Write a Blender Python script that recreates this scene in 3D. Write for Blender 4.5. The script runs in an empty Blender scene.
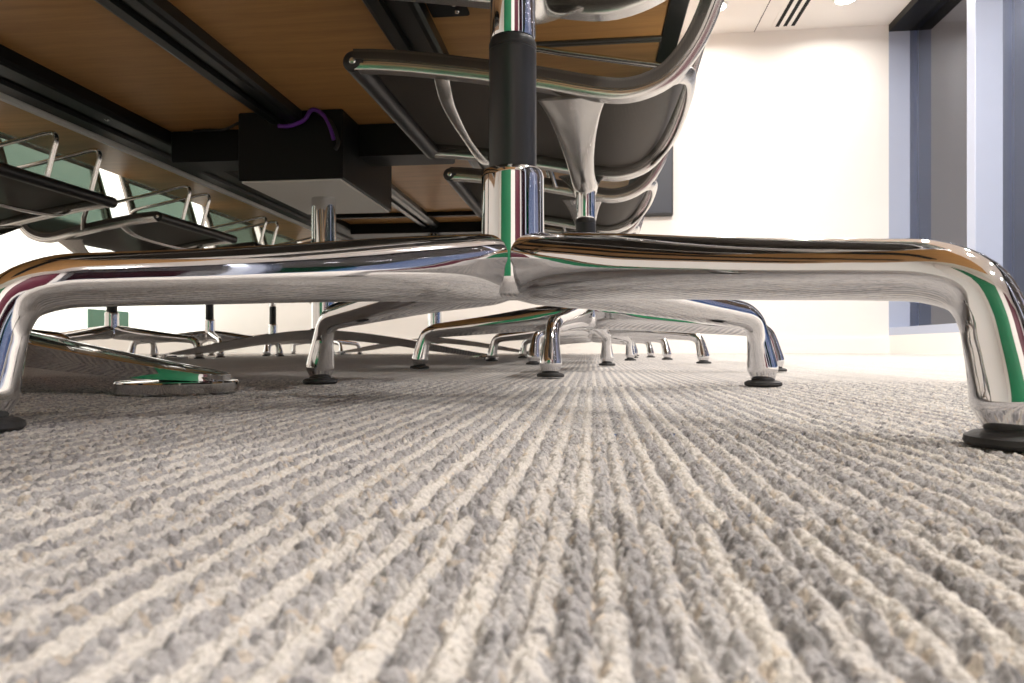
import bpy, math, random
import numpy as np
from mathutils import Vector, Matrix

S = bpy.context.scene
COL = S.collection
PI = math.pi
rng = np.random.default_rng(7)

# ------------------------------------------------------------------ camera, world, exposure
cam_data = bpy.data.cameras.new('camera')
cam = bpy.data.objects.new('camera', cam_data)
COL.objects.link(cam)
YAW = math.atan(80 / 690)
cam.location = (0, 0, 0.035)
cam.rotation_euler = (PI / 2, 0, YAW)
cam_data.sensor_width = 36.0
cam_data.lens = 36.0 * 690 / 1024
cam_data.shift_y = 7.0 / 1024
cam_data.clip_start = 0.005
cam_data.clip_end = 60
cam_data.dof.use_dof = True
cam_data.dof.focus_distance = 0.5
cam_data.dof.aperture_fstop = 36
S.camera = cam

world = bpy.data.worlds.new('night')
S.world = world
world.use_nodes = True
bg = world.node_tree.nodes['Background']
bg.inputs['Color'].default_value = (0.11, 0.19, 0.40, 1)
bg.inputs['Strength'].default_value = 0.8

vs = S.view_settings
vs.view_transform = 'Standard'
vs.look = 'None'
vs.gamma = 1.0
vs.use_curve_mapping = False
vs.exposure = 0.2
LAMP_W = 15.0

# ------------------------------------------------------------------ room measures (metres)
XL, XR = -3.10, 2.136          # left wall, face of the right wall
YB, YF = -2.60, 5.28           # wall behind the camera, far wall
ZC = 2.38                      # ceiling
XG = 2.28                      # plane of the window glass


def lamp(name, x, y, z, watts, r=0.055, color=(1.0, 0.95, 0.89)):
    d = bpy.data.lights.new(name, 'AREA')
    d.shape = 'DISK'
    d.size = 2 * r
    d.energy = watts
    d.color = color
    d.spread = math.radians(162)
    o = bpy.data.objects.new(name, d)
    o.location = (x, y, z)
    COL.objects.link(o)
    return o


lamp_xs = [-2.5, -1.67, -0.83, 0.02, 0.85, 1.69]
lamp_gain = {-2.5: 0.12, -1.67: 0.15, -0.83: 0.35, 0.02: 0.9, 0.85: 1.3, 1.69: 1.4}
lamp_rows = [(4.86, 0.36), (3.30, 1.0), (1.70, 1.05), (0.15, 1.15), (-1.40, 1.0)]
lamp_spots = []
for ly, lw in lamp_rows:
    for lx in lamp_xs:
        lamp_spots.append((lx, ly))
        lamp('downlight_lamp', lx, ly, ZC - 0.012, LAMP_W * lw * (lamp_gain[lx] if ly < 4 else max(0.7, lamp_gain[lx])))


# ------------------------------------------------------------------ materials
def new_mat(name):
    m = bpy.data.materials.new(name)
    m.use_nodes = True
    nt = m.node_tree
    return m, nt, nt.nodes['Principled BSDF']


def simple(name, color, rough=0.5, metal=0.0, bump=None, spec=None, var=0.0, coat=0.0):
    """Plain principled material with a little procedural variation and optional fine bump (scale, strength)."""
    m, nt, b = new_mat(name)
    N = nt.nodes.new
    L = nt.links.new
    b.inputs['Roughness'].default_value = rough
    b.inputs['Metallic'].default_value = metal
    if spec is not None:
        b.inputs['Specular IOR Level'].default_value = spec
    b.inputs['Coat Weight'].default_value = coat
    tc = N('ShaderNodeTexCoord')
    if var > 0:
        n = N('ShaderNodeTexNoise')
        n.inputs['Scale'].default_value = 9.0
        n.inputs['Detail'].default_value = 4
        L(tc.outputs['Object'], n.inputs['Vector'])
        mx = N('ShaderNodeMix')
        mx.data_type = 'RGBA'
        mx.inputs[6].default_value = tuple(max(0, c * (1 - var)) for c in color) + (1,)
        mx.inputs[7].default_value = tuple(min(1, c * (1 + var)) for c in color) + (1,)
        L(n.outputs['Fac'], mx.inputs[0])
        L(mx.outputs[2], b.inputs['Base Color'])
    else:
        b.inputs['Base Color'].default_value = tuple(color) + (1,)
    if bump:
        n2 = N('ShaderNodeTexNoise')
        n2.inputs['Scale'].default_value = bump[0]
        n2.inputs['Detail'].default_value = 3
        L(tc.outputs['Object'], n2.inputs['Vector'])
        bp = N('ShaderNodeBump')
        bp.inputs['Strength'].default_value = bump[1]
        bp.inputs['Distance'].default_value = 0.002
        L(n2.outputs['Fac'], bp.inputs['Height'])
        L(bp.outputs['Normal'], b.inputs['Normal'])
    return m


M = {}
M['chrome'] = simple('polished_chrome', (0.68, 0.68, 0.69), 0.045, 1.0, var=0.02)
M['aluminium'] = simple('polished_aluminium', (0.64, 0.63, 0.61), 0.2, 1.0, var=0.04)
M['black_plastic'] = simple('black_plastic', (0.012, 0.012, 0.013), 0.38)
M['rubber'] = simple('black_rubber', (0.014, 0.013, 0.013), 0.6, bump=(300, 0.2))
M['black_metal'] = simple('black_powder_coat', (0.008, 0.008, 0.008), 0.42, bump=(900, 0.08), spec=0.22)
M['rail_metal'] = simple('dark_anodised_rail', (0.020, 0.021, 0.020), 0.28, 0.35)
M['rail_light'] = simple('grey_anodised_rail', (0.16, 0.16, 0.15), 0.3, 0.8)
M['silver'] = simple('silver_panel', (0.78, 0.77, 0.72), 0.5, 0.1, bump=(60, 0.05))
M['steel'] = simple('steel', (0.6, 0.6, 0.6), 0.25, 1.0)
M['wall'] = simple('white_wall_paint', (0.84, 0.815, 0.785), 0.75, bump=(220, 0.05), var=0.01)

M['ceiling'] = simple('ceiling_paint', (0.88, 0.85, 0.81), 0.85, var=0.01)
M['mint'] = simple('mint_glass', (0.10, 0.22, 0.16), 0.2, var=0.15)
M['green'] = simple('green_paint', (0.0, 0.17, 0.07), 0.4, var=0.1)
M['red'] = simple('dark_red_paint', (0.09, 0.007, 0.022), 0.5, var=0.1)
M['frame'] = simple('blue_grey_frame', (0.45, 0.50, 0.63), 0.42, 0.2, var=0.02)
M['screen'] = simple('switched_off_screen', (0.030, 0.036, 0.052), 0.3)
M['slot'] = simple('slot_black', (0.004, 0.004, 0.004), 0.9)
M['purple'] = simple('purple_sheath', (0.14, 0.025, 0.30), 0.4)
M['white_trim'] = simple('white_trim', (0.86, 0.84, 0.80), 0.55)
M['screw'] = simple('screw_steel', (0.75, 0.75, 0.73), 0.2, 1.0)


def mat_emit(name, color, strength):
    m, nt, b = new_mat(name)
    b.inputs['Base Color'].default_value = (0.9, 0.9, 0.9, 1)
    b.inputs['Emission Color'].default_value = tuple(color) + (1,)
    b.inputs['Emission Strength'].default_value = strength
    return m


M['wall_left'] = mat_emit('backlit_white_glass', (0.94, 1.0, 0.91), 0.85)
M['glow'] = mat_emit('lamp_diffuser', (1.0, 0.95, 0.88), 14.0)


def mat_sling():
    m, nt, b = new_mat('woven_mesh_fabric')
    N, L = nt.nodes.new, nt.links.new
    tc = N('ShaderNodeTexCoord')
    w1 = N('ShaderNodeTexWave'); w1.inputs['Scale'].default_value = 160; w1.bands_direction = 'Y'
    w2 = N('ShaderNodeTexWave'); w2.inputs['Scale'].default_value = 160; w2.bands_direction = 'X'
    L(tc.outputs['Object'], w1.inputs['Vector']); L(tc.outputs['Object'], w2.inputs['Vector'])
    mu = N('ShaderNodeMath'); mu.operation = 'MULTIPLY'
    L(w1.outputs['Fac'], mu.inputs[0]); L(w2.outputs['Fac'], mu.inputs[1])
    r = N('ShaderNodeMix'); r.data_type = 'RGBA'
    r.inputs[6].default_value = (0.036, 0.029, 0.023, 1)
    r.inputs[7].default_value = (0.10, 0.083, 0.067, 1)
    L(mu.outputs[0], r.inputs[0]); L(r.outputs[2], b.inputs['Base Color'])
    b.inputs['Roughness'].default_value = 0.6
    bp = N('ShaderNodeBump'); bp.inputs['Strength'].default_value = 0.25; bp.inputs['Distance'].default_value = 0.001
    L(mu.outputs[0], bp.inputs['Height']); L(bp.outputs['Normal'], b.inputs['Normal'])
    tr = N('ShaderNodeBsdfTransparent'); tr.inputs['Color'].default_value = (0.70, 0.84, 0.76, 1)
    ms = N('ShaderNodeMixShader')
    # one mesh, opacity set by height: nearly opaque at the seat, see-through above
    sx = N('ShaderNodeSeparateXYZ'); L(tc.outputs['Object'], sx.inputs[0])
    mr = N('ShaderNodeMapRange'); mr.inputs[1].default_value = 0.455; mr.inputs[2].default_value = 0.475
    mr.inputs[3].default_value = 0.90; mr.inputs[4].default_value = 0.56
    L(sx.outputs[2], mr.inputs[0]); L(mr.outputs[0], ms.inputs[0])
    L(tr.outputs[0], ms.inputs[1]); L(b.outputs[0], ms.inputs[2])
    L(ms.outputs[0], nt.nodes['Material Output'].inputs['Surface'])
    return m


M['sling'] = mat_sling()


def mat_wood():
    m, nt, b = new_mat('wood_veneer')
    N, L = nt.nodes.new, nt.links.new
    tc = N('ShaderNodeTexCoord')
    mp = N('ShaderNodeMapping')
    mp.inputs['Scale'].default_value = (1.0, 14.0, 6.0)
    L(tc.outputs['Object'], mp.inputs['Vector'])
    n = N('ShaderNodeTexNoise'); n.inputs['Scale'].default_value = 3.0; n.inputs['Detail'].default_value = 8
    n.inputs['Roughness'].default_value = 0.6; n.inputs['Distortion'].default_value = 0.4
    L(mp.outputs['Vector'], n.inputs['Vector'])
    mp2 = N('ShaderNodeMapping'); mp2.inputs['Scale'].default_value = (5.0, 160.0, 20.0)
    L(tc.outputs['Object'], mp2.inputs['Vector'])
    n2 = N('ShaderNodeTexNoise'); n2.inputs['Scale'].default_value = 3.0; n2.inputs['Detail'].default_value = 4
    L(mp2.outputs['Vector'], n2.inputs['Vector'])
    cr = N('ShaderNodeValToRGB')
    cr.color_ramp.elements[0].position = 0.28; cr.color_ramp.elements[0].color = (0.43, 0.212, 0.066, 1)
    cr.color_ramp.elements[1].position = 0.72; cr.color_ramp.elements[1].color = (0.68, 0.375, 0.132, 1)
    mx = N('ShaderNodeMix'); mx.inputs[0].default_value = 0.35
    L(n.outputs['Fac'], mx.inputs[2]); L(n2.outputs['Fac'], mx.inputs[3])
    L(mx.outputs[0], cr.inputs['Fac']); L(cr.outputs['Color'], b.inputs['Base Color'])
    b.inputs['Roughness'].default_value = 0.42
    return m


M['wood'] = mat_wood()


def mat_glass():
    m = bpy.data.materials.new('window_glass')
    m.use_nodes = True
    nt = m.node_tree
    nt.nodes.clear()
    N, L = nt.nodes.new, nt.links.new
    out = N('ShaderNodeOutputMaterial')
    mix = N('ShaderNodeMixShader')
    tr = N('ShaderNodeBsdfTransparent'); tr.inputs['Color'].default_value = (0.95, 0.97, 1.0, 1)
    gl = N('ShaderNodeBsdfGlossy'); gl.inputs['Roughness'].default_value = 0.01
    gl.inputs['Color'].default_value = (0.86, 0.89, 1.0, 1)
    fr = N('ShaderNodeFresnel'); fr.inputs['IOR'].default_value = 2.3
    L(fr.outputs[0], mix.inputs[0]); L(tr.outputs[0], mix.inputs[1]); L(gl.outputs[0], mix.inputs[2])
    L(mix.outputs[0], out.inputs['Surface'])
    return m


M['glass'] = mat_glass()

ROW = 0.0048          # width of one carpet loop row
LOOP = 0.0046         # length of one loop
TILE = 0.50           # carpet tile
TY0, TX0 = 0.145, -0.19


def mat_carpet():
    m, nt, b = new_mat('striped_loop_carpet')
    N, L = nt.nodes.new, nt.links.new

    def math_(op, a, bb=None, c=None):
        n = N('ShaderNodeMath'); n.operation = op
        for i, v in enumerate((a, bb, c)):
            if v is None: continue
            if isinstance(v, (int, float)): n.inputs[i].default_value = v
            else: L(v, n.inputs[i])
        return n.outputs[0]

    def comb(x, y, z=0.0):
        n = N('ShaderNodeCombineXYZ')
        for i, v in enumerate((x, y, z)):
            if isinstance(v, (int, float)): n.inputs[i].default_value = v
            else: L(v, n.inputs[i])
        return n.outputs[0]

    def white(vec):
        n = N('ShaderNodeTexWhiteNoise'); n.noise_dimensions = '3D'
        L(vec, n.inputs['Vector'])
        return n.outputs['Value']

    def noise(vec, scale, detail=3, rough=0.5):
        n = N('ShaderNodeTexNoise'); n.inputs['Scale'].default_value = scale
        n.inputs['Detail'].default_value = detail; n.inputs['Roughness'].default_value = rough
        L(vec, n.inputs['Vector'])
        return n.outputs['Fac']

    geo = N('ShaderNodeTexCoord')
    sep = N('ShaderNodeSeparateXYZ'); L(geo.outputs['Object'], sep.inputs[0])
    X, Y = sep.outputs[0], sep.outputs[1]
    n1 = noise(geo.outputs['Object'], 170, 3, 0.6)
    n2 = noise(comb(Y, X, 3.7), 170, 3, 0.6)
    wob = math_('MULTIPLY', math_('SUBTRACT', n1, 0.5), 0.0052)
    wob2 = math_('MULTIPLY', math_('SUBTRACT', n2, 0.5), 0.0052)
    xs = math_('ADD', X, wob)
    row_f = math_('DIVIDE', xs, ROW)
    row = math_('FLOOR', row_f)
    ti = math_('FLOOR', math_('DIVIDE', math_('SUBTRACT', Y, TY0), TILE))
    tj = math_('FLOOR', math_('DIVIDE', math_('SUBTRACT', X, TX0), TILE))
    tile = math_('ADD', math_('MULTIPLY', ti, 7.3), math_('MULTIPLY', tj, 3.1))
    rr = white(comb(row, tile, 6.5))
    par = math_('MODULO', math_('ADD', math_('ADD', row, ti), 100000.0), 2.0)
    # how far across its row a point lies: rows blend into each other over their edges
    fr_ = math_('SUBTRACT', row_f, row)
    tri = math_('ABSOLUTE', math_('SUBTRACT', fr_, 0.5))
    soft = math_('SUBTRACT', 1.0, math_('MULTIPLY', math_('MULTIPLY', tri, tri), 2.2))
    own = math_('ADD', math_('MULTIPLY', par, 0.56), math_('MULTIPLY', math_('SUBTRACT', rr, 0.32), 0.42))
    cream_row = math_('ADD', math_('MULTIPLY', own, soft), math_('MULTIPLY', 0.28, math_('SUBTRACT', 1.0, soft)))
    # small tufts of yarn, each with its own shade
    vor = N('ShaderNodeTexVoronoi'); vor.inputs['Scale'].default_value = 1.0
    L(comb(math_('DIVIDE', math_('ADD', X, math_('MULTIPLY', wob, 0.35)), 0.0017), math_('DIVIDE', math_('ADD', Y, math_('MULTIPLY', wob2, 0.5)), 0.0019), 0.0), vor.inputs['Vector'])
    vs3 = N('ShaderNodeSeparateColor'); L(vor.outputs['Color'], vs3.inputs[0])
    lr, lr2 = vs3.outputs[0], vs3.outputs[1]
    patch = noise(comb(math_('MULTIPLY', X, 2.0), math_('MULTIPLY', Y, 0.8), 0.3), 60, 3)
    cr_ = math_('ADD', math_('ADD', cream_row, math_('MULTIPLY', math_('SUBTRACT', lr, 0.5), 0.36)),
                math_('MULTIPLY', math_('SUBTRACT', patch, 0.5), 0.75))
    ramp = N('ShaderNodeValToRGB')
    el = ramp.color_ramp.elements
    el[0].position = 0.0; el[0].color = (0.375, 0.358, 0.36, 1)
    el[1].position = 0.85; el[1].color = (0.70, 0.655, 0.60, 1)
    e = el.new(0.25); e.color = (0.47, 0.450, 0.446, 1)
    e = el.new(0.50); e.color = (0.60, 0.562, 0.528, 1)
    L(cr_, ramp.inputs['Fac'])
    dk = math_('MULTIPLY', math_('GREATER_THAN', lr2, 0.88), math_('LESS_THAN', cr_, 0.42))
    mx = N('ShaderNodeMix'); mx.data_type = 'RGBA'
    L(math_('MULTIPLY', dk, 0.6), mx.inputs[0]); L(ramp.outputs['Color'], mx.inputs[6])
    mx.inputs[7].default_value = (0.12, 0.113, 0.118, 1)
    tan = math_('LESS_THAN', lr2, 0.06)
    mx2 = N('ShaderNodeMix'); mx2.data_type = 'RGBA'
    L(math_('MULTIPLY', tan, 0.45), mx2.inputs[0]); L(mx.outputs[2], mx2.inputs[6])
    mx2.inputs[7].default_value = (0.60, 0.47, 0.32, 1)
    fib = noise(geo.outputs['Object'], 1300, 4, 0.65)
    mx3 = N('ShaderNodeMix'); mx3.data_type = 'RGBA'; mx3.blend_type = 'MULTIPLY'
    mx3.inputs[0].default_value = 1.0
    fc = N('ShaderNodeMapRange'); fc.inputs[1].default_value = 0.25; fc.inputs[2].default_value = 0.75
    fc.inputs[3].default_value = 0.72; fc.inputs[4].default_value = 1.24
    L(fib, fc.inputs[0])
    L(mx2.outputs[2], mx3.inputs[6]); L(fc.outputs[0], mx3.inputs[7])
    L(mx3.outputs[2], b.inputs['Base Color'])
    b.inputs['Roughness'].default_value = 0.95
    b.inputs['Specular IOR Level'].default_value = 0.1
    b.inputs['Sheen Weight'].default_value = 0.2
    hgt = math_('ADD', math_('MULTIPLY', vor.outputs['Distance'], -1.0), math_('MULTIPLY', fib, 1.0))
    bp = N('ShaderNodeBump'); bp.inputs['Strength'].default_value = 1.0; bp.inputs['Distance'].default_value = 0.0014
    L(hgt, bp.inputs['Height']); L(bp.outputs['Normal'], b.inputs['Normal'])
    return m


M['carpet'] = mat_carpet()


# ------------------------------------------------------------------ object helpers
def tag(o, label, cat, group=None):
    o['label'] = label
    o['category'] = cat
    if group: o['group'] = group
    return o


def thing(name, loc, rotz, label, cat, group=None):
    o = bpy.data.objects.new(name, None)
    COL.objects.link(o)
    o.empty_display_size = 0.05
    o.location = loc
    o.rotation_euler = (0, 0, rotz)
    return tag(o, label, cat, group)


class MB:
    """Collects verts and faces of one mesh."""
    def __init__(self):
        self.v, self.f = [], []

    def add(self, verts, faces):
        k = len(self.v)
        self.v += [tuple(p) for p in verts]
        self.f += [tuple(i + k for i in q) for q in faces]
        return self

    def box(self, x0, x1, y0, y1, z0, z1, bev=0.0):
        if bev <= 0:
            vs_ = [(x, y, z) for z in (z0, z1) for y in (y0, y1) for x in (x0, x1)]
            return self.add(vs_, [(0, 2, 3, 1), (4, 5, 7, 6), (0, 1, 5, 4), (2, 6, 7, 3), (0, 4, 6, 2), (1, 3, 7, 5)])
        # bevelled box: rounded in plan plus chamfered top and bottom
        c = bev
        ring = [(x0 + c, y0), (x1 - c, y0), (x1, y0 + c), (x1, y1 - c), (x1 - c, y1), (x0 + c, y1), (x0, y1 - c), (x0, y0 + c)]
        cx, cy = (x0 + x1) / 2, (y0 + y1) / 2
        def inset(p):
            return (p[0] + (c if p[0] < cx else -c) * 0.7, p[1] + (c if p[1] < cy else -c) * 0.7)
        vs_ = [(*inset(p), z0) for p in ring] + [(*p, z0 + c) for p in ring] + [(*p, z1 - c) for p in ring] + [(*inset(p), z1) for p in ring]
        fs = [tuple(range(7, -1, -1)), tuple(range(24, 32))]
        for a in range(3):
            for i in range(8):
                j = (i + 1) % 8
                fs.append((a * 8 + i, a * 8 + j, a * 8 + 8 + j, a * 8 + 8 + i))
        return self.add(vs_, fs)

    def lathe(self, prof, n=48, c=(0, 0, 0)):
        vs_, fs = [], []
        for r, z in prof:
            for i in range(n):
                a = 2 * PI * i / n
                vs_.append((c[0] + r * math.cos(a), c[1] + r * math.sin(a), c[2] + z))
        for k in range(len(prof) - 1):
            for i in range(n):
                j = (i + 1) % n
                fs.append((k * n + i, k * n + j, (k + 1) * n + j, (k + 1) * n + i))
        fs.append(tuple(range(n - 1, -1, -1)))
        fs.append(tuple((len(prof) - 1) * n + i for i in range(n)))
        return self.add(vs_, fs)

    def sweep(self, pts, secs, side=None):
        """pts: path; secs: per point a list of (side, up) offsets; side: fixed side axis or None for a rotating frame."""
        P = [Vector(p) for p in pts]
        n = len(P); k = len(secs[0])
        vs_, fs = [], []
        prev = None
        for i in range(n):
            t = (P[min(i + 1, n - 1)] - P[max(i - 1, 0)]).normalized()
            if side is not None:
                s = Vector(side)
                s = (s - t * s.dot(t)).normalized()
            else:
                if prev is None:
                    ref = Vector((0, 0, 1)) if abs(t.z) < 0.9 else Vector((1, 0, 0))
                    s = t.cross(ref).normalized()
                else:
                    s = (prev - t * prev.dot(t)).normalized()
            prev = s
            u = s.cross(t)
            for a, b in secs[i]:
                vs_.append(P[i] + s * a + u * b)
        for i in range(n - 1):
            for q in range(k):
                w = (q + 1) % k
                fs.append((i * k + q, i * k + w, (i + 1) * k + w, (i + 1) * k + q))
        fs.append(tuple(range(k - 1, -1, -1)))
        fs.append(tuple((n - 1) * k + q for q in range(k)))
        return self.add(vs_, fs)

    def tube(self, pts, r, n=12, side=None):
        rs = r if isinstance(r, (list, tuple)) else [r] * len(pts)
        return self.sweep(pts, [ellipse(q, q, n) for q in rs], side)

    def build(self, name, mat, parent=None, smooth=True, angle=35, mats=None):
        me = bpy.data.meshes.new(name)
        me.from_pydata(self.v, [], self.f)
        me.materials.append(mat)
        import bmesh
        bm = bmesh.new(); bm.from_mesh(me)
        bmesh.ops.recalc_face_normals(bm, faces=bm.faces)
        bm.to_mesh(me); bm.free()
        if smooth:
            me.polygons.foreach_set('use_smooth', [True] * len(me.polygons))
            me.set_sharp_from_angle(angle=math.radians(angle))
        o = bpy.data.objects.new(name, me)
        COL.objects.link(o)
        if parent is not None: o.parent = parent
        return o


def struct(name, mb, mat, parent=None, **kw):
    o = mb.build(name, mat, parent, **kw)
    if parent is None: o['kind'] = 'structure'
    return o


def ellipse(a, b, n=24):
    return [(a * math.cos(2 * PI * i / n), b * math.sin(2 * PI * i / n)) for i in range(n)]


def spline(pts, n):
    """Catmull-Rom through points of any dimension, n samples spread by chord length."""
    P = np.array(pts, float)
    d = np.concatenate([[0], np.cumsum(np.sqrt(np.linalg.norm(np.diff(P, axis=0), axis=1)))])
    ext = np.vstack([2 * P[0] - P[1], P, 2 * P[-1] - P[-2]])
    te = np.concatenate([[d[0] - (d[1] - d[0])], d, [d[-1] + d[-1] - d[-2]]])
    out = []
    for t in np.linspace(0, d[-1], n):
        i = min(max(np.searchsorted(d, t, side='right') - 1, 0), len(P) - 2)
        p0, p1, p2, p3 = ext[i], ext[i + 1], ext[i + 2], ext[i + 3]
        t0, t1, t2, t3 = te[i], te[i + 1], te[i + 2], te[i + 3]
        a1 = (t1 - t) / (t1 - t0) * p0 + (t - t0) / (t1 - t0) * p1
        a2 = (t2 - t) / (t2 - t1) * p1 + (t - t1) / (t2 - t1) * p2
        a3 = (t3 - t) / (t3 - t2) * p2 + (t - t2) / (t3 - t2) * p3
        b1 = (t2 - t) / (t2 - t0) * a1 + (t - t0) / (t2 - t0) * a2
        b2 = (t3 - t) / (t3 - t1) * a2 + (t - t1) / (t3 - t1) * a3
        out.append((t2 - t) / (t2 - t1) * b1 + (t - t1) / (t2 - t1) * b2)
    return np.array(out)


def copy_tree(o, parent=None):
    c = o.copy()
    COL.objects.link(c)
    if parent is not None: c.parent = parent
    for ch in list(o.children): copy_tree(ch, c)
    return c


# ------------------------------------------------------------------ the floor: looped carpet, real loops near the camera
def hsh(*a):
    x = np.zeros(np.broadcast(*a).shape)
    for i, q in enumerate(a): x = x + np.asarray(q, float) * (12.9898, 78.233, 37.719)[i]
    v = np.sin(x) * 43758.5453
    return v - np.floor(v)


def vnoise(x, y, s, seed=0.0):
    x = x * s; y = y * s
    xi, yi = np.floor(x), np.floor(y)
    fx, fy = x - xi, y - yi
    fx = fx * fx * (3 - 2 * fx); fy = fy * fy * (3 - 2 * fy)
    sd = np.full(xi.shape, seed)
    return ((hsh(xi, yi, sd) * (1 - fx) + hsh(xi + 1, yi, sd) * fx) * (1 - fy) +
            (hsh(xi, yi + 1, sd) * (1 - fx) + hsh(xi + 1, yi + 1, sd) * fx) * fy)


def carpet_height(x, y):
    xs = x + (vnoise(x, y, 170, 1.0) - 0.5) * 0.0018 + (vnoise(x, y, 420, 2.0) - 0.5) * 0.0012
    u = xs / ROW
    row = np.floor(u); fu = u - row
    odd = np.mod(row + np.floor((y - TY0) / TILE), 2)
    prof = 1 - np.abs(2 * fu - 1) ** 2.4
    # tufts: cells jittered about a 2.3 mm lattice stretched along the row
    lx, ly = x / 0.0018, y / 0.0020
    bx, by = np.floor(lx), np.floor(ly)
    best = np.full(x.shape, 9.0); amp = np.ones(x.shape)
    for ix in (-1, 0, 1):
        for iy in (-1, 0, 1):
            cx, cy = bx + ix, by + iy
            dx = cx + 0.15 + 0.7 * hsh(cx, cy, 0 * cx) - lx
            dy = cy + 0.15 + 0.7 * hsh(cx, cy, 0 * cx + 5) - ly
            d2 = dx * dx + dy * dy
            am = hsh(cx, cy, 0 * cx + 9)
            w = d2 < best
            best = np.where(w, d2, best); amp = np.where(w, am, amp)
    tuft = np.sqrt(np.clip(1 - best / 0.55, 0, 1))
    h = prof * (0.0014 + 0.0009 * odd) + tuft * (0.35 + 0.95 * amp) * (0.0021 - 0.0012 * odd)
    h += (vnoise(x, y, 1000, 5.0) - 0.5) * 0.0006 + (vnoise(x, y, 70, 6.0) - 0.5) * 0.0010
    d = np.abs((y - TY0 + TILE / 2) % TILE - TILE / 2)
    h -= 0.0022 * np.exp(-(d / 0.0014) ** 2)
    return h - 0.0034


def build_floor():
    V, F = [], []
    k = 0

    def grid(x0, x1, nx, y0, y1, ny, rough, fade=(0, 0, 0, 0)):
        nonlocal k
        gx = np.linspace(x0, x1, nx); gy = np.linspace(y0, y1, ny)
        xx, yy = np.meshgrid(gx, gy)
        xx = xx.ravel(); yy = yy.ravel()
        z = np.full(xx.shape, -0.0016)
        if rough:
            w = np.ones(xx.shape)
            e = 0.05
            for f, dist in zip(fade, (xx - x0, x1 - xx, yy - y0, y1 - yy)):
                if f: w = w * np.clip(dist / (e * f), 0, 1)
            z = carpet_height(xx, yy) * w + z * (1 - w)
        V.append(np.stack([xx, yy, z], 1))
        i = np.arange(nx - 1)[None, :] + nx * np.arange(ny - 1)[:, None]
        i = i.ravel() + k
        F.append(np.stack([i, i + 1, i + nx + 1, i + nx], 1))
        k += nx * ny

    def flat(x0, x1, y0, y1): grid(x0, x1, 2, y0, y1, 2, False)
    grid(-0.16, 0.12, 801, 0.02, 0.155, 386, True)
    grid(-0.34, -0.16, 258, 0.02, 0.155, 194, True); grid(0.12, 0.30, 258, 0.02, 0.155, 194, True)
    grid(-0.34, 0.30, 1067, 0.155, 0.30, 225, True)
    grid(-0.80, 0.62, 1140, 0.30, 0.86, 400, True, (1, 1, 0, 3))
    flat(XL, -0.34, 0.02, 0.30); flat(0.30, XR, 0.02, 0.30)
    flat(XL, -0.80, 0.30, 0.86); flat(0.62, XR, 0.30, 0.86)
    flat(XL, XR, YB, 0.02); flat(XL, XR, 0.86, YF)
    V_, F_ = np.concatenate(V), np.concatenate(F)
    me = bpy.data.meshes.new('floor')
    me.vertices.add(len(V_)); me.vertices.foreach_set('co', V_.astype(np.float32).ravel())
    me.loops.add(4 * len(F_)); me.loops.foreach_set('vertex_index', F_.astype(np.int32).ravel())
    me.polygons.add(len(F_))
    me.polygons.foreach_set('loop_start', np.arange(0, 4 * len(F_), 4, dtype=np.int32))
    me.polygons.foreach_set('use_smooth', np.ones(len(F_), bool))
    me.update(calc_edges=True)
    me.materials.append(M['carpet'])
    o = bpy.data.objects.new('floor', me)
    COL.objects.link(o)
    o['kind'] = 'structure'


build_floor()

# ------------------------------------------------------------------ the room
T = 0.12
struct('wall_far', MB().box(XL - T, XR, YF, YF + T, -0.05, ZC), M['wall'], smooth=False)
struct('wall_left', MB().box(XL - T, XL, YB, YF, -0.05, ZC), M['wall'], smooth=False)
struct('wall_back', MB().box(XL - T, XG + T, YB - T, YB, -0.05, ZC), M['wall'], smooth=False)
struct('ceiling', MB().box(XL - T, XG + T, YB - T, YF + T, ZC, ZC + T), M['ceiling'], smooth=False)
struct('wall_right', MB().box(XR, XG + T, YB, YF + T, -0.05, 0.13), M['wall'], smooth=False)
struct('baseboard_far', MB().box(XL, XR, YF - 0.012, YF, -0.002, 0.11), M['white_trim'], smooth=False)
struct('baseboard_left', MB().box(XL, XL + 0.012, YB, YF - 0.012, -0.002, 0.11), M['white_trim'], smooth=False)

# ribbon of window bays on the right: jamb, sill rail, posts, panes
struct('trim_1', MB().box(XR, XG + T, YF, YF + T, 0.13, ZC), M['frame'], smooth=False)          # far jamb
struct('trim_2', MB().box(XR, XG + 0.02, YB, YF, 0.13, 0.185), M['frame'], smooth=False)         # bottom rail
struct('trim_3', MB().box(XR, XG + 0.02, YB, YF, ZC - 0.05, ZC), M['black_metal'], smooth=False)       # head rail
posts = [4.145, 2.30, 0.55, -1.2]
for n, y in enumerate(posts):
    struct('trim_%d' % (n + 4), MB().box(XR, XG + 0.02, y, y + 0.09, 0.185, ZC - 0.05, 0.003), M['frame'], smooth=False)
edges = [YF] + [v for y in posts for v in (y + 0.09, y)] + [YB]
for n in range(len(edges) // 2):
    y1, y0 = edges[2 * n], edges[2 * n + 1]
    struct('window_%d' % (n + 1), MB().box(XG, XG + 0.012, y0, y1, 0.185, ZC - 0.05), M['glass'], smooth=False)

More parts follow.
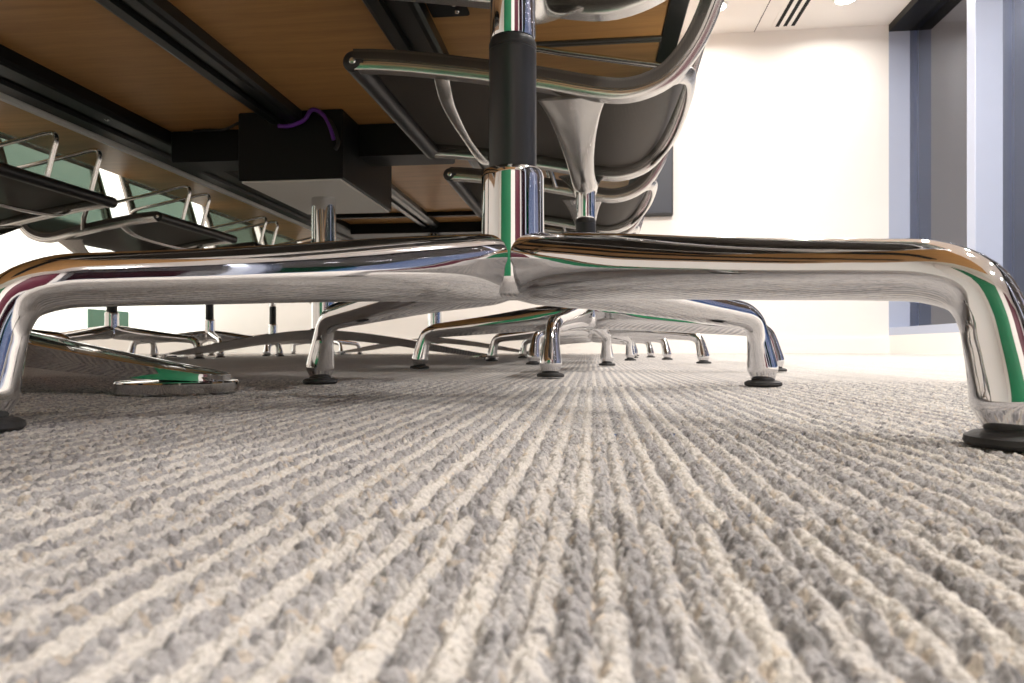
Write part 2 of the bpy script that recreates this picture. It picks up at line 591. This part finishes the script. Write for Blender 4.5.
# coloured panels on the wall behind the camera (seen in the chrome) and on the left wall
struct('trim_8', MB().box(-2.3, -0.05, YB, YB + 0.02, 0.0, 2.1), M['green'], smooth=False)
struct('trim_9', MB().box(0.75, 1.95, YB, YB + 0.02, 0.0, 2.1), M['red'], smooth=False)
struct('window_6', MB().box(XL, XL + 0.006, 2.3, YF - 0.015, 0.12, 1.40), M['wall_left'], smooth=False)   # lit glass partition
struct('trim_11', MB().box(XL, XL + 0.014, 3.93, 4.30, 0.16, 0.28), M['mint'], smooth=False)
for n, y in enumerate((2.6, 3.72, 4.86)):
    struct('trim_%d' % (12 + n), MB().box(XL, XL + 0.004, y, y + 0.008, 0.0, ZC), M['frame'], smooth=False)

# ceiling: seam, air slots, downlights
struct('trim_15', MB().box(1.190, 1.194, YB, YF, ZC - 0.003, ZC), M['slot'], smooth=False)
vent = thing('air_vent', (1.39, 4.2, ZC), 0, 'slotted linear air vent of three black slots in the white ceiling', 'vent')
MB().box(-0.095, 0.095, -1.0, 1.04, -0.006, 0.0, 0.002).build('frame', M['ceiling'], vent, smooth=False)
for i in range(3):
    MB().box(-0.068 + i * 0.055, -0.042 + i * 0.055, -0.97, 1.0, -0.0075, -0.004).build('slot', M['slot'], vent, smooth=False)

ring = None
for i, (x, y) in enumerate(lamp_spots):
    if ring is None:
        ring = thing('ceiling_downlight', (x, y, ZC), 0, 'x', 'ceiling light')
        MB().lathe([(0.062, -0.001), (0.062, -0.006), (0.066, -0.008), (0.078, -0.005), (0.080, 0.0)], 40).build('rim', M['white_trim'], ring)
        MB().lathe([(0.0001, -0.004), (0.060, -0.004), (0.060, -0.002)], 40).build('diffuser', M['glow'], ring)
        o = ring
    else:
        o = copy_tree(ring)
        o.location = (x, y, ZC)
    o['group'] = 'recessed ceiling downlights'
    o['label'] = 'round recessed downlight in the white ceiling'
    if abs(y - 4.86) < 0.01 and abs(x - 1.69) < 0.01:
        o['label'] = 'round recessed downlight in the ceiling between the air slots and the window'
    if abs(y - 4.86) < 0.01 and abs(x - 0.85) < 0.01:
        o['label'] = 'round recessed downlight glowing beside the curved chair frame at ceiling height'

# wall screen on the far wall
tv = thing('wall_screen', (0.02, YF, 1.40), 0, 'dark switched-off flat screen on the far white wall', 'screen')
MB().box(-0.60, 0.58, -0.045, 0.0, -0.375, 0.36, 0.006).build('casing', M['black_plastic'], tv, smooth=False)
MB().box(-0.588, 0.568, -0.048, -0.0445, -0.355, 0.348).build('display', M['screen'], tv, smooth=False)

# ------------------------------------------------------------------ the conference table
TZ = 0.70
table = thing('conference_table', (-0.852, 2.078, 0), 0, 'long wooden conference table on chrome columns, seen from below', 'table')
ox, oy = -0.852, 2.078


def tbox(name, x0, x1, y0, y1, z0, z1, mat, bev=0.0, parent=table):
    return MB().box(x0 - ox, x1 - ox, y0 - oy, y1 - oy, z0, z1, bev).build(name, mat, parent, smooth=False)


tbox('tabletop', -1.806, 0.147, -0.35, 4.50, TZ, TZ + 0.035, M['wood'], 0.004)


def rail(x0, x1, depth, y0, y1, shine):
    """A length of grooved black extrusion under the top."""
    w = x1 - x0
    z1, z0 = TZ, TZ - depth
    prof = [(x0, z1), (x0, z0 + 0.010), (x0 + 0.006, z0 + 0.003), (x0 + 0.014, z0), (x0 + w * 0.36, z0), (x0 + w * 0.38, z0 + 0.012),
            (x0 + w * 0.60, z0 + 0.012), (x0 + w * 0.62, z0), (x1 - 0.014, z0), (x1 - 0.006, z0 + 0.003), (x1, z0 + 0.010), (x1, z1)]
    n = len(prof)
    vs_ = [(x - ox, y - oy, z) for y in (y0, y1) for x, z in prof]
    fs = [(i, (i + 1) % n, n + (i + 1) % n, n + i) for i in range(n)] + [tuple(range(n - 1, -1, -1)), tuple(range(n, 2 * n))]
    return MB().add(vs_, fs).build('under_rail', shine, table, smooth=False)


r1 = rail(-0.905, -0.805, 0.035, -0.20, 1.846, M['rail_metal'])
r1b = rail(-0.895, -0.800, 0.030, 2.32, 3.60, M['rail_metal'])
r2 = rail(-1.450, -1.283, 0.038, -0.20, 4.35, M['black_metal'])
r3 = rail(-0.420, -0.320, 0.035, -0.20, 4.35, M['rail_metal'])
for y in (0.35, 1.05, 1.75):
    MB().lathe([(0.0001, -0.003), (0.004, -0.0025), (0.006, 0.0)], 16, (-1.32 - ox, y - oy, TZ - 0.038)).build('screw', M['screw'], r2)
tbox('edge_band', 0.147, 0.186, 0.80, 4.50, TZ - 0.002, TZ + 0.035, M['black_metal'], 0.003)
tbox('edge_strip', -1.466, -1.452, -0.20, 4.35, TZ - 0.046, TZ, M['silver'])
tbox('cross_beam', -1.283, -0.42, 1.98, 2.10, TZ - 0.095, TZ, M['black_metal'], 0.004)
tbox('cross_beam', -1.283, -0.42, 3.56, 3.74, TZ - 0.055, TZ, M['black_metal'], 0.004)
tbox('cross_strut', -1.283, -0.42, 3.29, 3.32, TZ - 0.02, TZ, M['black_metal'])
tbox('cross_strut', -0.16, 0.147, 1.490, 1.500, TZ - 0.006, TZ, M['rail_light'], 0.002)
tbox('cross_strut', -0.16, 0.147, 1.506, 1.514, TZ - 0.005, TZ, M['rail_light'], 0.0015)
pl = tbox('bracket_plate', -0.315, -0.24, 1.20, 1.345, TZ - 0.008, TZ, M['black_metal'], 0.002)
for dx, dy in ((-0.262, 1.325), (-0.262, 1.295)):
    MB().lathe([(0.0001, -0.003), (0.004, -0.0025), (0.0055, 0.0)], 16, (dx - ox, dy - oy, TZ - 0.008)).build('screw', M['screw'], pl)
box_ = tbox('cable_box', -0.993, -0.687, 1.846, 2.32, 0.508, TZ, M['black_metal'], 0.003)
tbox('bottom_panel', -0.985, -0.695, 1.854, 2.312, 0.503, 0.508, M['silver'], 0.0, box_)


def blade_mesh(sgn):
    """Tapering polished foot of the table base, from the column out to the tip (along x)."""
    st = [(0.000, 0.094, 0.065, 0.050), (0.08, 0.089, 0.0605, 0.047), (0.17, 0.079, 0.052, 0.043), (0.26, 0.066, 0.041, 0.039),
          (0.34, 0.0520, 0.0285, 0.0345), (0.41, 0.0385, 0.0195, 0.030), (0.48, 0.0255, 0.0125, 0.0255), (0.520, 0.0190, 0.0105, 0.021),
          (0.541, 0.0155, 0.0098, 0.0145), (0.548, 0.0145, 0.0098, 0.006)]
    sp = spline(st, 40)
    pts, secs = [], []
    for r, zt, zb, hw in sp:
        zm = (zt + zb) / 2; hh = (zt - zb) / 2
        pts.append((sgn * r, 0, zm))
        w2 = hw * 0.93
        secs.append([(-w2, -hh), (w2, -hh), (w2 + (hw - w2) * .5, -hh + hh * .9), (hw * .985, hh * .72), (hw, hh * .86), (hw * .97, hh * .97), (hw * .6, hh * 1.04),
                     (0, hh * 1.06), (-hw * .6, hh * 1.04), (-hw * .97, hh * .97), (-hw, hh * .86), (-hw * .985, hh * .72), (-w2 - (hw - w2) * .5, -hh + hh * .9)])
    mb = MB()
    vs_ = []
    k = len(secs[0])
    for p, s in zip(pts, secs):
        for a, b in s: vs_.append((p[0], a, p[2] + b))
    fs = []
    for i in range(len(pts) - 1):
        for q in range(k):
            w = (q + 1) % k
            fs.append((i * k + q, i * k + w, (i + 1) * k + w, (i + 1) * k + q))
    fs += [tuple(range(k)), tuple((len(pts) - 1) * k + q for q in range(k))]
    return mb.add(vs_, fs)


for cy in (0.515, 2.078, 3.608):
    c = MB().lathe([(0.0375, 0.08), (0.0375, 0.503 if cy == 2.078 else TZ)], 48, (-0.834 - ox, cy - oy, 0)).build('column', M['chrome'], table)
    MB().lathe([(0.040, 0.060), (0.044, 0.062), (0.044, 0.088), (0.042, 0.094), (0.039, 0.097)], 48, (-0.834 - ox, cy - oy, 0)).build('collar', M['chrome'], c)
    for sgn in (-1, 1):
        b = blade_mesh(sgn)
        b.v = [(x - 0.834 - ox, y + cy - oy, z) for x, y, z in b.v]
        b = b.build('foot_blade', M['chrome'], table, angle=28)
        gx = -0.834 + sgn * 0.507
        MB().lathe([(0.030, 0.0), (0.0440, 0.0004), (0.0450, 0.0014), (0.0450, 0.0082), (0.0440, 0.0094), (0.018, 0.0100)], 40, (gx - ox, cy - oy, 0)).build('glide', M['chrome'], b)
        MB().lathe([(0.014, 0.009), (0.014, 0.016)], 24, (gx - ox, cy - oy, 0)).build('glide_stem', M['rubber'], b)

# cables under the table
cab = [(-0.868, 1.836, 0.655), (-0.835, 1.832, 0.653), (-0.790, 1.830, 0.668), (-0.770, 1.830, 0.694), (-0.753, 1.832, 0.692), (-0.733, 1.834, 0.675),
       (-0.718, 1.835, 0.645), (-0.709, 1.838, 0.612)]
tag(MB().tube(spline(cab, 40), 0.0055, 12).build('network_cable', M['purple']), 'purple cable looping over the black box under the table', 'cable')
cab = [(-0.755, 1.836, 0.690), (-0.728, 1.836, 0.672), (-0.708, 1.836, 0.645), (-0.697, 1.838, 0.600), (-0.705, 1.838, 0.585)]
tag(MB().tube(spline(cab, 30), 0.0055, 12).build('power_cable', M['rubber']), 'black cable hanging next to the purple one on the box under the table', 'cable')
cab = [(-0.999, 1.895, 0.688), (-1.02, 1.900, 0.690), (-1.06, 1.92, 0.684), (-1.10, 1.945, 0.687), (-1.15, 1.960, 0.693), (-1.20, 1.966, 0.694)]
pc = tag(MB().tube(spline(cab, 30), 0.004, 10).build('power_cable', M['rubber']), 'thin black cable running along the wood from the black box towards the thick beam', 'cable')

# ------------------------------------------------------------------ the chair
# local frame: +x the way the sitter faces, z up


def leg_mesh():
    st = [  # r, z, radius in the plane, radius across
        (0.000, 0.0890, 0.0200, 0.0120), (0.020, 0.0885, 0.0225, 0.0142), (0.038, 0.0872, 0.0222, 0.0158), (0.090, 0.0828, 0.0194, 0.0154),
        (0.150, 0.0765, 0.0163, 0.0138), (0.205, 0.0708, 0.0140, 0.0120), (0.240, 0.0675, 0.0128, 0.0110), (0.262, 0.0645, 0.0122, 0.0104),
        (0.2760, 0.0575, 0.0115, 0.0088), (0.2818, 0.0470, 0.0113, 0.0093), (0.2850, 0.0350, 0.0122, 0.0109), (0.2880, 0.0220, 0.0136, 0.0131),
        (0.2890, 0.0165, 0.0141, 0.0138), (0.2893, 0.0148, 0.0139, 0.0137), (0.2896, 0.0115, 0.0126, 0.0124), (0.2900, 0.0068, 0.0106, 0.0106)]
    sp = spline(st, 76)
    pts = [(r, 0, z) for r, z, a, b in sp]
    secs = []
    for r, z, a, b in sp:
        k = 0.50 * max(0.0, 1 - r / 0.11) ** 1.2      # near the hub the arm is fuller below
        secs.append([(x * (1 + k * max(0.0, -y / a) ** 0.8), y) for x, y in ellipse(b, a, 40)])
    return MB().sweep(pts, secs, (0, 1, 0))


PROFILE = [(0.312, 0.429), (0.285, 0.4275), (0.24, 0.4225), (0.18, 0.4135), (0.11, 0.4015), (0.045, 0.389), (-0.015, 0.3755), (-0.055, 0.3705), (-0.088, 0.377), (-0.115, 0.3915),
           (-0.146, 0.430), (-0.170, 0.485), (-0.192, 0.560), (-0.214, 0.635), (-0.234, 0.700), (-0.251, 0.760), (-0.268, 0.825), (-0.272, 0.845)]
prof = spline(PROFILE, 70)
pt = np.gradient(prof, axis=0)
pt /= np.linalg.norm(pt, axis=1)[:, None]
pn = np.stack([pt[:, 1], -pt[:, 0]], 1)        # normal towards the sitter (up on the seat, forward on the back)
if pn[5, 1] < 0: pn = -pn


def at_profile(s):
    i = s * (len(prof) - 1)
    k = min(int(i), len(prof) - 2)
    return prof[k] * (1 - i + k) + prof[k + 1] * (i - k)


def make_chair(label):
    t = thing('conference_chair', (0, 0, 0), 0, label, 'chair', 'chrome framed conference chairs')
    # base
    MB().lathe([(0.008, 0.0685), (0.0160, 0.0690), (0.0205, 0.0712), (0.0222, 0.0760), (0.0226, 0.0860), (0.0220, 0.1000), (0.0216, 0.1130), (0.0214, 0.1300), (0.0214, 0.1510),
                (0.0210, 0.1542), (0.0200, 0.1562), (0.0180, 0.1570), (0.0165, 0.1570)], 64).build('base_hub', M['chrome'], t)
    for k in range(4):
        if k == 0:
            lg = leg_mesh().build('leg', M['chrome'], t)
            gl = MB().lathe([(0.012, 0.0), (0.0160, 0.0002), (0.0170, 0.0016), (0.0166, 0.0036), (0.0140, 0.0050), (0.0105, 0.0056), (0.0100, 0.0075)], 40,
                            (0.290, 0, 0)).build('glide', M['rubber'], lg)
        else:
            lg2 = copy_tree(lg, t)
            lg2.rotation_euler = (0, 0, k * PI / 2)
    MB().lathe([(0.0155, 0.154), (0.0162, 0.157), (0.0162, 0.2375), (0.0158, 0.2380), (0.0158, 0.2390), (0.0163, 0.2395), (0.0163, 0.2425), (0.0155, 0.2450), (0.0130, 0.2465)], 48).build('column', M['black_plastic'], t)
    MB().lathe([(0.0140, 0.2455), (0.0152, 0.2460), (0.0157, 0.2480), (0.0155, 0.290), (0.0150, 0.318), (0.010, 0.325)], 48).build('sleeve', M['chrome'], t)
    # casting that spreads from the sleeve to both seat rails
    half = [(0.000, 0.3000, 0.0200, 0.0150), (0.030, 0.2975, 0.0195, 0.0135), (0.070, 0.3030, 0.0190, 0.0110), (0.110, 0.3170, 0.0215, 0.0085), (0.155, 0.3370, 0.0280, 0.0065),
            (0.190, 0.3560, 0.0370, 0.0050), (0.210, 0.3690, 0.0470, 0.0042)]
    sp = spline([(-y, z, a, b) for y, z, a, b in half[:0:-1]] + half, 60)
    pts = [(0.012 * abs(y) / 0.21, y, z) for y, z, a, b in sp]
    MB().sweep(pts, [ellipse(a, b, 24) for y, z, a, b in sp], (1, 0, 0)).build('seat_bracket', M['aluminium'], t, angle=60)
    # side rails: grooved casting following the seat and back in one curve
    sec = [(-0.0072, -0.0125), (0.0072, -0.0125), (0.0082, -0.0108), (0.0082, -0.0030), (0.0058, -0.0015), (0.0058, 0.0018), (0.0082, 0.0032), (0.0082, 0.0108), (0.0070, 0.0125),
           (-0.0070, 0.0125), (-0.0082, 0.0108), (-0.0082, 0.0032), (-0.0058, 0.0018), (-0.0058, -0.0015), (-0.0082, -0.0030), (-0.0082, -0.0108)]
    for s in (-1, 1):
        pts = [(x, s * 0.214, z) for x, z in prof]
        rl = MB().sweep(pts, [sec] * len(pts), (0, 1, 0)).build('side_rail', M['aluminium'], t, angle=50)
        for end, nm in ((0, 'screw'), (-1, 'screw')):
            e = MB()
            e.lathe([(0.0001, 0.0), (0.0035, 0.0005), (0.005, 0.002), (0.005, 0.004)], 16)
            e.v = [(prof[end][0] + px_, s * (0.225 - pz_), prof[end][1] + py_) for px_, py_, pz_ in e.v]
            e.build(nm, M['screw'], rl)
    # one continuous sling wrapped over both rails
    vs_, fs = [], []
    cross = [(-0.2245, 0.002, -0.0015), (-0.2240, 0.010, -0.0015)] + [(-0.222 + 0.444 * j / 12, None, 0) for j in range(13)] + [(0.2240, 0.010, 0.0015), (0.2245, 0.002, 0.0015)]
    ny = len(cross)
    for side_ in (0, 1):
        for (x, z), (nx_, nz_) in zip(prof, pn):
            for y, o_, dy in cross:
                if o_ is None:
                    o_ = (0.0165, 0.0125)[side_] - 0.008 * (1 - (y / 0.222) ** 2)
                elif side_:
                    y -= dy
                    o_ = min(o_, 0.009)
                vs_.append((x + nx_ * o_, y, z + nz_ * o_))
    n = len(prof); q = n * ny
    for i in range(n - 1):
        for j in range(ny - 1):
            a = i * ny + j
            fs.append((a, a + 1, a + ny + 1, a + ny)); fs.append((q + a, q + a + ny, q + a + ny + 1, q + a + 1))
    for i in range(n - 1):
        a = i * ny; fs.append((a, a + ny, q + a + ny, q + a))
        a = i * ny + ny - 1; fs.append((a, q + a, q + a + ny, a + ny))
    for j in range(ny - 1):
        a = j; fs.append((a, q + a, q + a + 1, a + 1))
        a = (n - 1) * ny + j; fs.append((a, a + 1, q + a + 1, q + a))
    MB().add(vs_, fs).build('sling', M['sling'], t, angle=60)
    # rolled ends of the sling at the seat front and the top of the back
    for end in (0, -1):
        x, z = prof[end]
        MB().tube([(x, y, z) for y in (-0.2225, -0.220, -0.12, 0, 0.12, 0.220, 0.2225)], [0.011, 0.0145, 0.0145, 0.0145, 0.0145, 0.0145, 0.011], 28, (1, 0, 0)).build('end_roll', M['black_plastic'], t, angle=40)
    # bowed stretchers between the rails
    def stretcher(s, dip, push, wide, side=(1, 0, 0)):
        x, z = s if isinstance(s, tuple) else at_profile(s)
        c = [(-0.210, 0.0), (-0.195, 0.35), (-0.145, 0.80), (-0.07, 0.97), (0, 1.0), (0.07, 0.97), (0.145, 0.80), (0.195, 0.35), (0.210, 0.0)]
        cc = spline(c, 40)
        pts = [(x + push * d, y, z - 0.006 - dip * d) for y, d in cc]
        MB().sweep(pts, [ellipse(wide * (0.8 + 0.5 * abs(p[1]) / 0.21), 0.0045, 16) for p in pts], side).build('stretcher', M['aluminium'], t, angle=60)
    stretcher(0.150, 0.030, 0.004, 0.0085)
    stretcher((-0.121, 0.396), -0.020, -0.036, 0.0095, (-0.6, 0, 0.8))
    x, z = prof[-12]
    MB().sweep([(x - 0.012, y, z) for y in np.linspace(-0.210, 0.210, 12)], [ellipse(0.010, 0.004, 16)] * 12, (0, 0, 1)).build('stretcher', M['aluminium'], t, angle=60)
    # armrest loops
    arm = [(0.072, 0.394), (0.082, 0.424), (0.104, 0.500), (0.126, 0.580), (0.1345, 0.612), (0.130, 0.627), (0.112, 0.630), (0.05, 0.618), (-0.06, 0.597), (-0.15, 0.580),
           (-0.178, 0.573), (-0.192, 0.569)]
    for s in (-1, 1):
        ap = spline([(x, s * 0.233, z) for x, z in arm], 60)
        ap[:6, 1] = s * np.linspace(0.222, 0.233, 6); ap[-6:, 1] = s * np.linspace(0.233, 0.222, 6)
        MB().sweep([tuple(p) for p in ap], [ellipse(0.0085, 0.0058, 16)] * len(ap), (0, 1, 0)).build('armrest', M['aluminium'], t, angle=60)
    return t


def place(o, x, y, rot, base):
    """Put a chair down; base is the direction of its first leg in the room, free of the way the seat faces."""
    o.location = (x, y, 0)
    o.rotation_euler = (0, 0, rot)
    legs = [c for c in o.children if c.name.startswith('leg')]
    for k, lg in enumerate(legs):
        lg.rotation_euler = (0, 0, base - rot + k * PI / 2)


D = math.radians
right_row = [
    (-0.054, 0.470, D(176), D(45), 'nearest chair, its big chrome four-star base spreading across the front of the carpet'),
    (-0.010, 1.130, D(179), D(-8), 'second chair of the row at the table, right behind the nearest chrome base'),
    (-0.008, 1.755, D(180), D(-24), 'third chair of the near row, directly behind the second chair'),
    (-0.010, 2.330, D(180), D(-34), 'fourth chair of the near row along the table, partly hidden by the third'),
    (0.000, 2.920, D(180), D(-38), 'fifth chair of the near row, glimpsed beyond the fourth towards the white wall'),
    (0.000, 3.530, D(180), D(45), 'farthest chair of the near row, closest to the white end wall'),
]
left_row = [
    (-1.600, 1.510, D(0), D(30), 'chair across the table nearest the camera, armrest loop beside the thick black beam'),
    (-1.600, 2.145, D(0), D(8), 'second chair across the table with its dark seat and bracket seen from below'),
    (-1.600, 2.740, D(0), D(38), 'third chair across the table, its column behind the sloping chrome table foot'),
    (-1.600, 3.320, D(0), D(20), 'fourth chair across the table, its base beyond the middle table column'),
    (-1.600, 3.870, D(0), D(50), 'last chair across the table near the far left corner'),
]
first = make_chair('x')
for i, (x, y, r, b, lab) in enumerate(right_row + left_row):
    o = first if i == 0 else copy_tree(first)
    o['label'] = lab
    o['group'] = 'chairs of the near row' if i < len(right_row) else 'chairs across the table'
    place(o, x, y, r, b)
    if i == 0:      # the far pair of feet of the nearest base stands a touch wider
        for lg, da in zip([c for c in o.children if c.name.startswith('leg')], (-2.2, 3.2, 0, 0)):
            lg.rotation_euler.z += D(da)
